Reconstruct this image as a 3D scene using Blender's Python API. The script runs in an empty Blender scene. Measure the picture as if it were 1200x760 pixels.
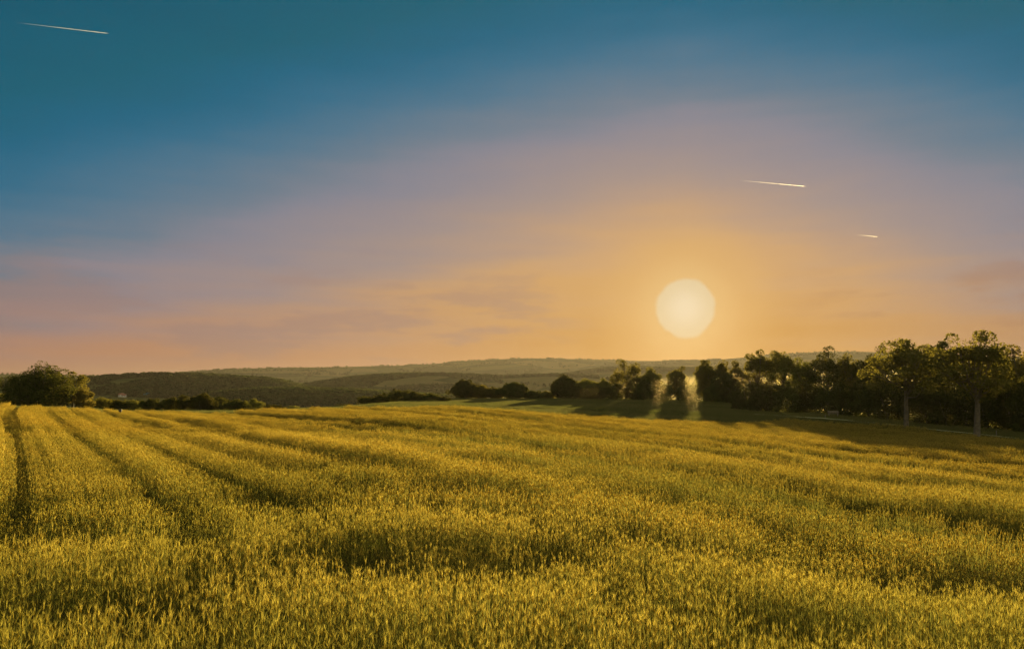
import bpy, math
import numpy as np
from mathutils import Vector

scene = bpy.context.scene
COL = scene.collection
R = np.random.default_rng(7)

# ------------------------------------------------------------------ camera, sky, sun, exposure
F = 900.0            # focal length in photo pixels (photo 1200 x 760)
EYE_Y = 455.0        # photo row of eye level
EYE = 3.40           # camera height above the soil
PITCH = math.atan((EYE_Y - 380.0) / F)
CP, SP = math.cos(PITCH), math.sin(PITCH)

cam = bpy.data.cameras.new('camera')
cam.sensor_width = 36.0
cam.lens = 36.0 * F / 1200.0
cam.clip_start = 0.05
cam.clip_end = 120000.0
camo = bpy.data.objects.new('camera', cam)
camo.location = (0, 0, EYE)
camo.rotation_euler = (math.pi / 2 + PITCH, 0, 0)
COL.objects.link(camo)
scene.camera = camo


def pdir(px, py):
    """photo pixel -> world direction"""
    x = (px - 600.0) / F
    y = (380.0 - py) / F
    d = np.array([x, CP - y * SP, SP + y * CP])
    return d / np.linalg.norm(d)


def at(px, py, r):
    """point on the view ray at horizontal distance r"""
    d = pdir(px, py)
    k = r / math.hypot(d[0], d[1])
    return d * k + np.array([0, 0, EYE])


def lin(c):
    return tuple(((v / 255.0) / 12.92 if v / 255.0 <= 0.04045 else ((v / 255.0 + 0.055) / 1.055) ** 2.4) for v in c)


SUN_DISC = pdir(803, 361)
SUN = pdir(803, 361)
SUN_EL = math.asin(SUN[2])
SUN_AZ = math.atan2(SUN[0], SUN[1])
SUN_STRENGTH = 5.0
SKY_STRENGTH = 0.10
EXPOSURE = 2.38
HAZE_DENSITY = 5.0e-5
HAZE_G = 0.45

sl = bpy.data.lights.new('sun', 'SUN')
sl.energy = SUN_STRENGTH
sl.angle = math.radians(0.6)
sl.color = (1.0, 0.76, 0.31)
so = bpy.data.objects.new('sun', sl)
so.rotation_euler = Vector((-SUN[0], -SUN[1], -SUN[2])).to_track_quat('-Z', 'Y').to_euler()
so.location = (0, 0, 60)
COL.objects.link(so)

world = bpy.data.worlds.new('World')
scene.world = world
world.use_nodes = True


class NT:
    """small helper to write node trees"""

    def __init__(self, nt):
        self.nt = nt
        nt.nodes.clear()

    def n(self, typ, **kw):
        nd = self.nt.nodes.new(typ)
        for k, v in kw.items():
            setattr(nd, k, v)
        return nd

    def put(self, sock, v):
        if hasattr(v, 'is_linked'):
            self.nt.links.new(v, sock)
        else:
            sock.default_value = v

    def m(self, op, a, b=0.0, c=0.0, clamp=False):
        nd = self.n('ShaderNodeMath', operation=op, use_clamp=clamp)
        self.put(nd.inputs[0], a)
        self.put(nd.inputs[1], b)
        if op in ('MULTIPLY_ADD', 'SMOOTH_MIN', 'SMOOTH_MAX', 'WRAP'):
            self.put(nd.inputs[2], c)
        return nd.outputs[0]

    def mix(self, f, a, b, blend='MIX'):
        nd = self.n('ShaderNodeMix', data_type='RGBA', blend_type=blend)
        self.put(nd.inputs[0], f)
        self.put(nd.inputs[6], a if hasattr(a, 'is_linked') else (*a[:3], 1))
        self.put(nd.inputs[7], b if hasattr(b, 'is_linked') else (*b[:3], 1))
        return nd.outputs[2]

    def ss(self, v, a, b, lo=0.0, hi=1.0):
        nd = self.n('ShaderNodeMapRange', interpolation_type='SMOOTHSTEP')
        self.put(nd.inputs[0], v)
        nd.inputs[1].default_value = a
        nd.inputs[2].default_value = b
        nd.inputs[3].default_value = lo
        nd.inputs[4].default_value = hi
        return nd.outputs[0]

    def ramp(self, v, stops, interp='LINEAR'):
        nd = self.n('ShaderNodeValToRGB')
        cr = nd.color_ramp
        cr.interpolation = interp
        while len(cr.elements) < len(stops):
            cr.elements.new(0.5)
        for e, (p, c) in zip(cr.elements, stops):
            e.position = p
            e.color = (*c[:3], 1)
        self.put(nd.inputs[0], v)
        return nd.outputs[0]

    def noise(self, vec, scale, detail=3.0, rough=0.55, out=0):
        nd = self.n('ShaderNodeTexNoise')
        if vec is not None:
            self.put(nd.inputs['Vector'], vec)
        nd.inputs['Scale'].default_value = scale
        nd.inputs['Detail'].default_value = detail
        nd.inputs['Roughness'].default_value = rough
        return nd.outputs[out]


def build_sky():
    t = NT(world.node_tree)
    out = t.n('ShaderNodeOutputWorld')
    bg = t.n('ShaderNodeBackground')
    tc = t.n('ShaderNodeTexCoord')
    nrm = t.n('ShaderNodeVectorMath', operation='NORMALIZE')
    t.put(nrm.inputs[0], tc.outputs['Generated'])
    d = nrm.outputs[0]
    sep = t.n('ShaderNodeSeparateXYZ')
    t.put(sep.inputs[0], d)
    el = t.m('MULTIPLY', t.m('ARCSINE', sep.outputs[2]), 180 / math.pi)
    elp = t.m('MAXIMUM', el, 0.0)
    dot = t.n('ShaderNodeVectorMath', operation='DOT_PRODUCT')
    t.put(dot.inputs[0], d)
    dot.inputs[1].default_value = tuple(SUN_DISC)
    th = t.m('MULTIPLY', t.m('ARCCOSINE', t.m('MINIMUM', dot.outputs['Value'], 1.0)), 180 / math.pi)
    # thin veils of high cloud: long streaks that bend the colour bands
    mp = t.n('ShaderNodeMapping')
    mp.inputs['Scale'].default_value = (1.6, 1.6, 15.0)
    mp.inputs['Rotation'].default_value = (0.05, -0.07, 0)
    t.put(mp.inputs['Vector'], d)
    n1 = t.noise(mp.outputs[0], 2.2, 5.0, 0.55)
    n2 = t.noise(d, 9.0, 4.0, 0.6)
    low = t.ss(el, 1.0, 14.0, 1.0, 0.25)
    wob = t.m('MULTIPLY', t.m('SUBTRACT', n1, 0.5), t.m('MULTIPLY', low, 12.0))
    wob = t.m('ADD', wob, t.m('MULTIPLY', t.m('SUBTRACT', n2, 0.5), 1.2))
    tt = t.m('ADD', t.m('MULTIPLY', elp, 0.69), t.m('MULTIPLY', th, 0.31))
    tt = t.m('ADD', tt, wob)
    # the colours cool faster to the right of the sun than to its left
    azd = t.m('MULTIPLY', t.m('ARCTAN2', sep.outputs[0], sep.outputs[1]), 180 / math.pi)
    rgt = t.m('MAXIMUM', t.m('SUBTRACT', azd, math.degrees(SUN_AZ)), 0.0)
    tt = t.m('ADD', tt, t.m('MINIMUM', t.m('MULTIPLY', rgt, 0.13), 6.0))
    stops = [(4, (216, 166, 96)), (8, (211, 164, 110)), (10, (203, 161, 120)), (12, (184, 153, 133)),
             (14, (164, 146, 143)), (15.5, (153, 142, 148)), (17.5, (137, 137, 152)), (19.3, (110, 129, 148)),
             (21.5, (76, 121, 148)), (23.3, (40, 112, 144)), (25, (5, 104, 136)), (27, (0, 99, 123)),
             (32, (0, 90, 114)), (45, (5, 74, 100)), (60, (6, 60, 88))]
    base = t.ramp(t.m('DIVIDE', tt, 60.0), [(a / 60.0, lin(c)) for a, c in stops])
    # warm band along the horizon, yellower under the sun
    hor_c = t.mix(t.ss(th, 4.0, 26.0), lin((182, 120, 44)), t.mix(t.ss(rgt, 2.0, 16.0), lin((186, 130, 102)), lin((170, 116, 84))))
    hb = t.m('ADD', elp, t.m('MULTIPLY', wob, 0.45))
    hb = t.m('MAXIMUM', hb, 0.0)
    hf = t.m('EXPONENT', t.m('MULTIPLY', t.m('POWER', t.m('DIVIDE', hb, 5.2), 2.0), -1.0))
    base = t.mix(t.m('MULTIPLY', hf, 0.92), base, hor_c)
    # soft mauve cloud banks low in the sky
    mc = t.n('ShaderNodeMapping')
    mc.inputs['Scale'].default_value = (2.6, 2.6, 13.0)
    mc.inputs['Location'].default_value = (3.1, 0.4, 0.2)
    t.put(mc.inputs['Vector'], d)
    n3 = t.noise(mc.outputs[0], 2.0, 6.0, 0.6)
    cl = t.m('MULTIPLY', t.ss(n3, 0.46, 0.60), t.m('MULTIPLY', t.ss(el, 1.0, 3.0), t.ss(el, 12.0, 5.0)))
    cl = t.m('MULTIPLY', cl, t.ss(th, 5.0, 14.0, 0.0, 0.55))
    base = t.mix(cl, base, t.mix(t.ss(rgt, 2.0, 10.0), lin((158, 128, 124)), lin((166, 118, 92))))
    # aureole and overexposed disc
    rag = t.noise(d, 26.0, 3.0, 0.6)
    thn = t.m('ADD', th, t.m('MULTIPLY', t.m('SUBTRACT', rag, 0.5), 0.7))
    base = t.mix(t.ss(thn, 2.6, 7.5, 0.75, 0.0), base, lin((222, 174, 108)))
    base = t.mix(t.ss(thn, 1.9, 4.3, 0.75, 0.0), base, lin((228, 186, 122)))
    base = t.mix(t.ss(thn, 1.95, 2.35, 1.0, 0.0), base, lin((226, 205, 164)))
    base = t.mix(t.ss(th, 0.2, 2.0, 0.4, 0.0), base, lin((252, 240, 214)))
    ns = t.n('ShaderNodeTexSky', sky_type='NISHITA')
    ns.sun_disc = False
    ns.sun_elevation = SUN_EL
    ns.sun_rotation = SUN_AZ
    ns.air_density = 1.0
    ns.dust_density = 2.0
    hdr = t.n('ShaderNodeVectorMath', operation='SCALE')
    # unseen sky behind the camera: made brighter and milky as added fill light
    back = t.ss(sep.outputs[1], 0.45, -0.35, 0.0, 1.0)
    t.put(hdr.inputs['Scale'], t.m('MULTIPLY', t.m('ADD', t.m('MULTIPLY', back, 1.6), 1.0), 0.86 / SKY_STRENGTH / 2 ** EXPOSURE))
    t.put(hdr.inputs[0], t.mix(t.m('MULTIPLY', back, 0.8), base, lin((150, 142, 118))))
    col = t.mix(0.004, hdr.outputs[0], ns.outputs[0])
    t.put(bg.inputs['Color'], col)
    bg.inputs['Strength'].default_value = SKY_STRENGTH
    t.put(out.inputs['Surface'], bg.outputs[0])


build_sky()

vs = scene.view_settings
vs.view_transform = 'Standard'
vs.look = 'None'
vs.exposure = EXPOSURE
vs.gamma = 1.0
vs.use_curve_mapping = False
scene.render.engine = 'CYCLES'
cy = scene.cycles
cy.max_bounces = 6
cy.diffuse_bounces = 4
cy.glossy_bounces = 1
cy.transmission_bounces = 3
cy.transparent_max_bounces = 6
cy.volume_bounces = 0
cy.use_denoising = True
cy.sample_clamp_indirect = 3.0


# ------------------------------------------------------------------ helpers
def tag(o, label=None, cat=None, group=None, kind=None):
    if label: o['label'] = label
    if cat: o['category'] = cat
    if group: o['group'] = group
    if kind: o['kind'] = kind
    return o


def link(name, me, mat=None, parent=None):
    o = bpy.data.objects.new(name, me)
    COL.objects.link(o)
    if mat is not None and me is not None:
        for m_ in (mat if isinstance(mat, (list, tuple)) else [mat]):
            me.materials.append(m_)
    if parent is not None:
        o.parent = parent
    return o


def mesh_np(name, verts, faces_flat, sizes, matidx=None, smooth=False):
    me = bpy.data.meshes.new(name)
    verts = np.asarray(verts, dtype=np.float32)
    faces_flat = np.asarray(faces_flat, dtype=np.int32)
    sizes = np.asarray(sizes, dtype=np.int32)
    me.vertices.add(len(verts))
    me.vertices.foreach_set('co', verts.ravel())
    me.loops.add(len(faces_flat))
    me.loops.foreach_set('vertex_index', faces_flat)
    me.polygons.add(len(sizes))
    st = np.zeros(len(sizes), dtype=np.int32)
    st[1:] = np.cumsum(sizes)[:-1]
    me.polygons.foreach_set('loop_start', st)
    if matidx is not None:
        me.polygons.foreach_set('material_index', np.asarray(matidx, dtype=np.int32))
    if smooth:
        me.polygons.foreach_set('use_smooth', np.ones(len(sizes), dtype=bool))
    me.update(calc_edges=True)
    me.validate()
    return me


class MB:
    """collects polygons into one mesh"""

    def __init__(self):
        self.v, self.f, self.s, self.mi, self.n = [], [], [], [], 0

    def add(self, verts, faces, mi=0):
        verts = np.asarray(verts, float).reshape(-1, 3)
        self.v.append(verts)
        for fc in faces:
            self.f.extend([i + self.n for i in fc])
            self.s.append(len(fc))
            self.mi.append(mi)
        self.n += len(verts)

    def quads(self, q, mi=0):
        """q: (N,4,3)"""
        q = np.asarray(q, float)
        n = len(q)
        self.v.append(q.reshape(-1, 3))
        self.f.extend((np.arange(n * 4) + self.n).tolist())
        self.s.extend([4] * n)
        self.mi.extend([mi] * n)
        self.n += n * 4

    def tube(self, pts, rad, k=6, mi=0, cap=True):
        pts = [np.asarray(p, float) for p in pts]
        rings = []
        for i, p in enumerate(pts):
            a = pts[min(i + 1, len(pts) - 1)] - pts[max(i - 1, 0)]
            a = a / (np.linalg.norm(a) + 1e-9)
            h = np.array([1.0, 0, 0]) if abs(a[0]) < 0.8 else np.array([0, 1.0, 0])
            u = np.cross(a, h); u /= np.linalg.norm(u)
            w = np.cross(a, u)
            ang = np.arange(k) * 2 * math.pi / k
            rings.append(p + rad[i] * (np.cos(ang)[:, None] * u + np.sin(ang)[:, None] * w))
        V = np.concatenate(rings)
        fs = []
        for i in range(len(pts) - 1):
            for j in range(k):
                fs.append((i * k + j, i * k + (j + 1) % k, (i + 1) * k + (j + 1) % k, (i + 1) * k + j))
        if cap:
            fs.append(tuple(range(k))[::-1])
            fs.append(tuple((len(pts) - 1) * k + j for j in range(k)))
        self.add(V, fs, mi)

    def box(self, c, s, rz=0.0, mi=0):
        c = np.asarray(c, float); s = np.asarray(s, float) / 2
        v = np.array([[x, y, z] for z in (-1, 1) for y in (-1, 1) for x in (-1, 1)], float) * s
        cs, sn = math.cos(rz), math.sin(rz)
        v = np.stack([v[:, 0] * cs - v[:, 1] * sn, v[:, 0] * sn + v[:, 1] * cs, v[:, 2]], 1) + c
        self.add(v, [(0, 2, 3, 1), (4, 5, 7, 6), (0, 1, 5, 4), (2, 6, 7, 3), (0, 4, 6, 2), (1, 3, 7, 5)], mi)

    def mesh(self, name, smooth=False):
        return mesh_np(name, np.concatenate(self.v), self.f, self.s, self.mi, smooth)


# value noise for terrain and crop height
def vnoise(x, y, seed=0):
    x = np.asarray(x, float); y = np.asarray(y, float)
    xi = np.floor(x).astype(np.int64); yi = np.floor(y).astype(np.int64)
    fx = x - xi; fy = y - yi
    fx = fx * fx * (3 - 2 * fx); fy = fy * fy * (3 - 2 * fy)

    def h(a, b):
        v = np.sin(a * 127.1 + b * 311.7 + seed * 74.7) * 43758.5453
        return v - np.floor(v)
    return ((h(xi, yi) * (1 - fx) + h(xi + 1, yi) * fx) * (1 - fy) +
            (h(xi, yi + 1) * (1 - fx) + h(xi + 1, yi + 1) * fx) * fy)


def smooth01(t):
    t = np.clip(t, 0, 1)
    return t * t * (3 - 2 * t)


# ------------------------------------------------------------------ terrain height
EDGE_R = 108.0          # where the tall crop ends


def pz(px, py, r):
    """height of the terrain seen at photo pixel (px,py) if it is r metres away"""
    return at(px, py, r)[2]


def table(rows, rfun):
    xs = np.array([a for a, b in rows], float)
    zs = np.array([pz(a, b, rfun(a)) for a, b in rows])
    return xs, zs


def edge_r(x, y):
    """distance of the far edge of the crop in the direction of (x, y)"""
    px = 600 + F * x / np.maximum(y, 1.0)
    return np.interp(px, [840, 940, 1060, 1200, 1400], [EDGE_R, 131, 127, 113, 104])


CANOPY = 0.85
T_EDGE = table([(-200, 472), (0, 473.5), (80, 477), (150, 481.5), (230, 482.5), (300, 481), (400, 478), (480, 476), (540, 477.5), (620, 482.5),
                (700, 488.5), (800, 494), (900, 500), (1000, 508), (1100, 513), (1200, 518), (1400, 525)], lambda x: EDGE_R)


def far_r(px):
    return np.interp(px, [380, 440, 540, 880, 960, 1400], [116, 125, 200, 200, 160, 150])


T_FAR = table([(-200, 476), (0, 477.5), (80, 481), (150, 485), (300, 485), (380, 481), (420, 478), (450, 474), (520, 468.5), (600, 468), (700, 468), (770, 469), (850, 472),
               (930, 481), (1000, 488), (1100, 497), (1200, 504), (1400, 514)], lambda x: float(far_r(x)))

RIDGES = [
    # (crest distance, front width, back width, rows of photo pixels along the crest)
    (4600, 1300, 1500, [(-300, 441), (0, 438), (100, 440), (180, 440), (250, 433), (340, 430.5), (450, 429), (500, 427), (560, 422), (620, 419.5), (690, 421), (760, 423), (850, 421), (900, 416), (950, 413), (1010, 412), (1050, 414), (1200, 420), (1400, 424)]),
    (2800, 800, 900, [(-300, 462), (500, 455), (600, 449), (640, 443), (680, 437), (700, 433), (730, 431.5), (800, 433), (870, 434), (950, 438), (1100, 442), (1400, 446)]),
    (1900, 620, 500, [(-300, 470), (250, 470), (300, 462), (350, 454), (400, 446), (440, 442), (490, 440), (550, 441), (590, 444), (620, 441.5), (650, 441), (700, 443), (800, 450), (1000, 456), (1400, 456)]),
    (1500, 420, 400, [(-300, 450), (0, 450), (60, 448), (100, 447), (150, 443), (200, 441), (250, 443), (300, 446.5), (330, 448), (350, 455), (400, 464), (460, 472), (1400, 478)]),
    (1000, 330, 300, [(-300, 474), (200, 472), (240, 467), (300, 461), (350, 460), (420, 462), (460, 465), (520, 468), (600, 472), (1400, 478)]),
]
RID = []
for rc, wf, wb, rows in RIDGES:
    xs = np.array([a for a, b in rows], float)
    zs = np.array([pz(a, b, rc) for a, b in rows])
    RID.append((rc, wf, wb, xs, zs))
VALLEY = -48.0


def smooth_interp(px, xs, zs):
    s = 0
    for k, w in ((-18, .25), (0, .5), (18, .25)):
        s = s + w * np.interp(px + k, xs, zs)
    return s


def height(x, y, tiny=True):
    x = np.asarray(x, float); y = np.asarray(y, float)
    r = np.hypot(x, y)
    az = np.arctan2(x, np.maximum(y, 1e-6))
    az = np.where(y <= 0, np.sign(x) * math.radians(80), az)
    az = np.clip(az, -math.radians(46), math.radians(46))
    px = 600 + F * np.tan(az)
    ze = smooth_interp(px, *T_EDGE) - CANOPY
    zf = smooth_interp(px, *T_FAR)
    rf = far_r(px)
    ahead = smooth01((np.cos(np.arctan2(x, y)) + 0.3) / 0.6)      # level out behind the camera
    near = ze * (r / EDGE_R) ** np.interp(px, [700, 950], [1.0, .78]) * ahead
    mid = ze + (zf - ze) * (r - EDGE_R) / np.maximum(rf - EDGE_R, 1)
    drop = (r - rf)
    far = zf + (VALLEY - zf) * smooth01(drop / 750.0)
    z = np.where(r < EDGE_R, near, np.where(r < rf, mid, far))
    z = np.where(r < EDGE_R, z, z * ahead)
    if tiny:
        z = z + 0.10 * (vnoise(x / 9, y / 9, 3) - .5) * np.clip(r / 20, 0, 1) * np.clip((260 - r) / 100, 0, 1)
    # hills
    hz = np.full_like(z, -1e4)
    for rc, wf, wb, xs, zs in RID:
        cz = smooth_interp(px, xs, zs)
        s = np.where(r < rc, (rc - r) / wf, (r - rc) / wb)
        b = np.where(s < 1, 0.5 + 0.5 * np.cos(np.pi * np.clip(s, 0, 1)), 0)
        nn = (vnoise(x / (rc * .06), y / (rc * .06), 11) - .5) * rc * 0.006 * b * np.clip(s * 2, 0, 1)
        hz = np.maximum(hz, VALLEY + (cz - VALLEY) * b + nn)
    return np.where(r > 420, np.maximum(z, hz), z)


def hz1(x, y):
    return float(height(np.array([x]), np.array([y]))[0])


# ------------------------------------------------------------------ materials
MAT = {}


def leafy(name, c1, c2, trans=0.35, scale=0.9, rough=0.6, tcol=None):
    """diffuse + translucent foliage; colour varies over the plant"""
    m = bpy.data.materials.new(name)
    m.use_nodes = True
    t = NT(m.node_tree)
    out = t.n('ShaderNodeOutputMaterial')
    geo = t.n('ShaderNodeNewGeometry')
    nz = t.noise(geo.outputs['Position'], scale, 3.0, 0.6)
    col = t.mix(t.ss(nz, 0.35, 0.66), c1, c2)
    rnd = t.n('ShaderNodeObjectInfo').outputs['Random']
    hs = t.n('ShaderNodeHueSaturation')
    t.put(hs.inputs['Color'], col)
    t.put(hs.inputs['Value'], t.m('MULTIPLY_ADD', rnd, 0.4, 0.8))
    t.put(hs.inputs['Hue'], t.m('MULTIPLY_ADD', rnd, 0.03, 0.485))
    col = hs.outputs[0]
    df = t.n('ShaderNodeBsdfDiffuse')
    t.put(df.inputs[0], col)
    tr = t.n('ShaderNodeBsdfTranslucent')
    t.put(tr.inputs[0], t.mix(0.5, col, tcol) if tcol else col)
    ms = t.n('ShaderNodeMixShader')
    ms.inputs[0].default_value = trans
    t.put(ms.inputs[1], df.outputs[0])
    t.put(ms.inputs[2], tr.outputs[0])
    t.put(out.inputs[0], ms.outputs[0])
    MAT[name] = m
    return m


def plain(name, c1, c2, scale=4.0, rough=0.8):
    m = bpy.data.materials.new(name)
    m.use_nodes = True
    t = NT(m.node_tree)
    out = t.n('ShaderNodeOutputMaterial')
    geo = t.n('ShaderNodeNewGeometry')
    nz = t.noise(geo.outputs['Position'], scale, 4.0, 0.6)
    b = t.n('ShaderNodeBsdfPrincipled')
    t.put(b.inputs['Base Color'], t.mix(t.ss(nz, 0.3, 0.7), c1, c2))
    b.inputs['Roughness'].default_value = rough
    t.put(out.inputs[0], b.outputs[0])
    MAT[name] = m
    return m


def crop_mat(name, dry, green, trans):
    m = bpy.data.materials.new(name)
    m.use_nodes = True
    t = NT(m.node_tree)
    out = t.n('ShaderNodeOutputMaterial')
    at_ = t.n('ShaderNodeAttribute', attribute_type='INSTANCER', attribute_name='tint')
    geo = t.n('ShaderNodeNewGeometry')
    nz = t.noise(geo.outputs['Position'], 11.0, 2.0, 0.6)
    f = t.m('ADD', t.m('MULTIPLY', at_.outputs['Fac'], 0.6), t.m('MULTIPLY', nz, 0.5), clamp=True)
    col = t.mix(f, dry, green)
    df = t.n('ShaderNodeBsdfDiffuse')
    t.put(df.inputs[0], col)
    tr = t.n('ShaderNodeBsdfTranslucent')
    t.put(tr.inputs[0], col)
    ms = t.n('ShaderNodeMixShader')
    ms.inputs[0].default_value = trans
    t.put(ms.inputs[1], df.outputs[0])
    t.put(ms.inputs[2], tr.outputs[0])
    t.put(out.inputs[0], ms.outputs[0])
    MAT[name] = m
    return m


crop_mat('barley_ear', (0.60, 0.44, 0.085), (0.26, 0.24, 0.038), 0.55)
crop_mat('barley_stem', (0.21, 0.18, 0.038), (0.095, 0.10, 0.02), 0.45)
crop_mat('barley_leaf', (0.19, 0.19, 0.032), (0.07, 0.10, 0.015), 0.45)
crop_mat('grass_blade', (0.17, 0.155, 0.05), (0.10, 0.11, 0.03), 0.3)
leafy('tree_leaf', (0.080, 0.092, 0.020), (0.13, 0.135, 0.028), 0.4, tcol=(0.20, 0.14, 0.02))
leafy('tree_leaf_light', (0.085, 0.090, 0.022), (0.16, 0.14, 0.03), 0.4, tcol=(0.28, 0.19, 0.03))
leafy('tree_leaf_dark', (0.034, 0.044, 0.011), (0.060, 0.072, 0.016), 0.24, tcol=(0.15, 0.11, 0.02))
leafy('forest_leaf', (0.040, 0.052, 0.016), (0.075, 0.080, 0.022), 0.2, scale=0.02)
plain('bark', (0.065, 0.054, 0.032), (0.12, 0.10, 0.06), 3.0)
plain('old_wood', (0.14, 0.12, 0.08), (0.22, 0.19, 0.13), 6.0)
plain('dark_wood', (0.035, 0.028, 0.018), (0.06, 0.05, 0.03), 6.0)
plain('house_wall', (0.72, 0.68, 0.58), (0.8, 0.77, 0.68), 0.5)
plain('house_roof', (0.30, 0.12, 0.07), (0.38, 0.17, 0.10), 0.5)
plain('blue_roof', (0.04, 0.28, 0.45), (0.06, 0.34, 0.52), 0.5)
plain('track_grass', (0.33, 0.29, 0.10), (0.25, 0.24, 0.07), 1.2)
plain('window_glass', (0.03, 0.04, 0.05), (0.05, 0.06, 0.07), 1.0, 0.15)


def ground_mat():
    m = bpy.data.materials.new('soil_and_grass')
    m.use_nodes = True
    t = NT(m.node_tree)
    out = t.n('ShaderNodeOutputMaterial')
    geo = t.n('ShaderNodeNewGeometry')
    p = geo.outputs['Position']
    ln = t.n('ShaderNodeVectorMath', operation='LENGTH')
    t.put(ln.inputs[0], p)
    r = ln.outputs['Value']
    soil = t.mix(t.noise(p, 3.0, 5.0), (0.07, 0.055, 0.02), (0.14, 0.11, 0.04))
    grass = t.mix(t.noise(p, 0.6, 6.0, 0.7), (0.075, 0.085, 0.02), (0.16, 0.15, 0.04))
    col = t.mix(t.ss(r, EDGE_R - 1, EDGE_R + 2), soil, grass)
    b = t.n('ShaderNodeBsdfDiffuse')
    t.put(b.inputs[0], col)
    t.put(out.inputs[0], b.outputs[0])
    return m


def hill_mat():
    m = bpy.data.materials.new('hill_fields')
    m.use_nodes = True
    t = NT(m.node_tree)
    out = t.n('ShaderNodeOutputMaterial')
    geo = t.n('ShaderNodeNewGeometry')
    p = geo.outputs['Position']
    mp = t.n('ShaderNodeMapping')
    mp.inputs['Scale'].default_value = (0.0042, 0.0075, 0.0)
    mp.inputs['Rotation'].default_value = (0, 0, 0.5)
    t.put(mp.inputs['Vector'], p)
    vo = t.n('ShaderNodeTexVoronoi')
    vo.inputs['Scale'].default_value = 1.0
    t.put(vo.inputs['Vector'], mp.outputs[0])
    sp = t.n('ShaderNodeSeparateColor')
    t.put(sp.inputs[0], vo.outputs['Color'])
    fld = t.ramp(sp.outputs[0], [(0.0, (0.05, 0.055, 0.018)), (0.3, (0.07, 0.075, 0.024)), (0.55, (0.10, 0.10, 0.03)),
                                 (0.78, (0.16, 0.13, 0.045)), (1.0, (0.06, 0.07, 0.022))], 'CONSTANT')
    nz = t.noise(p, 0.03, 5.0, 0.65)
    col = t.mix(t.m('MULTIPLY', nz, 0.5), fld, (0.06, 0.07, 0.02))
    b = t.n('ShaderNodeBsdfDiffuse')
    t.put(b.inputs[0], col)
    t.put(out.inputs[0], b.outputs[0])
    return m


# ------------------------------------------------------------------ ground and hills (one continuous polar height field, cut at 700 m)
def polar(rs, azs, closed):
    A, RR = np.meshgrid(azs, rs)
    X = RR * np.sin(A); Y = RR * np.cos(A)
    Z = height(X, Y)
    n, k = A.shape
    V = np.stack([X, Y, Z], -1).reshape(-1, 3)
    i = np.arange(n - 1)[:, None]; j = np.arange(k if closed else k - 1)[None, :]
    j2 = (j + 1) % k
    q = np.stack(np.broadcast_arrays(i * k + j, (i + 1) * k + j, (i + 1) * k + j2, i * k + j2), -1).reshape(-1, 4)
    return V, q


dense = np.radians(np.linspace(-48, 48, 385))
rest = np.radians(np.linspace(48, 312, 67))[1:-1]
AZS = np.concatenate([dense, rest])
RS1 = np.concatenate([[0.05], np.linspace(1, 105, 80), np.linspace(107, 240, 70), np.geomspace(244, 700, 40)])
V, q = polar(RS1, AZS, True)
ground = link('ground', mesh_np('ground', V, q[:, ::-1].ravel(), [4] * len(q), smooth=True), ground_mat())
tag(ground, 'brown soil and dark grass the crop and trees stand on', 'ground', kind='structure')
RS2 = np.concatenate([np.linspace(700, 2000, 140), np.linspace(2010, 3600, 80), np.linspace(3630, 7400, 90)])
V, q = polar(RS2, AZS, True)
hills = link('hills', mesh_np('hills', V, q[:, ::-1].ravel(), [4] * len(q), smooth=True), hill_mat())
tag(hills, 'rolling farmland hills with meadows fading into the haze', 'hills', kind='structure')

# ------------------------------------------------------------------ haze
hb = MB()
hb.box((0, 0, 65), (16000, 16000, 260))
hzm = bpy.data.materials.new('haze')
hzm.use_nodes = True
t = NT(hzm.node_tree)
o_ = t.n('ShaderNodeOutputMaterial')
pv = t.n('ShaderNodeVolumePrincipled')
pv.inputs['Color'].default_value = (0.152, 0.136, 0.128, 1)
pv.inputs['Density'].default_value = HAZE_DENSITY
pv.inputs['Anisotropy'].default_value = HAZE_G
t.put(o_.inputs['Volume'], pv.outputs[0])
haze = link('haze', hb.mesh('haze'), hzm)
tag(haze, 'golden evening haze lying over the whole landscape', 'haze', kind='stuff')


mb_ = MB()
gv, gf = [], []
for a in range(17):                      # a low bank that thins out to nothing at its rim
    for b in range(36):
        ph, la = math.pi * a / 16, 2 * math.pi * b / 36
        gv.append((92 + 92 * math.sin(ph) * math.cos(la), 188 + 62 * math.sin(ph) * math.sin(la), -4.0 + 12.6 * math.cos(ph)))
gf = [(a * 36 + b, (a + 1) * 36 + b, (a + 1) * 36 + (b + 1) % 36, a * 36 + (b + 1) % 36) for a in range(16) for b in range(36)]
mb_.add(gv, gf)
mm = bpy.data.materials.new('mist')
mm.use_nodes = True
t = NT(mm.node_tree)
o_ = t.n('ShaderNodeOutputMaterial')
pv = t.n('ShaderNodeVolumePrincipled')
pv.inputs['Color'].default_value = (0.85, 0.70, 0.34, 1)
pv.inputs['Density'].default_value = 2.2e-4
pv.inputs['Anisotropy'].default_value = 0.8
t.put(o_.inputs['Volume'], pv.outputs[0])
mist = link('mist', mb_.mesh('mist'), mm)
tag(mist, 'thin golden evening mist in front of the trees under the sun', 'mist', kind='stuff')

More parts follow.
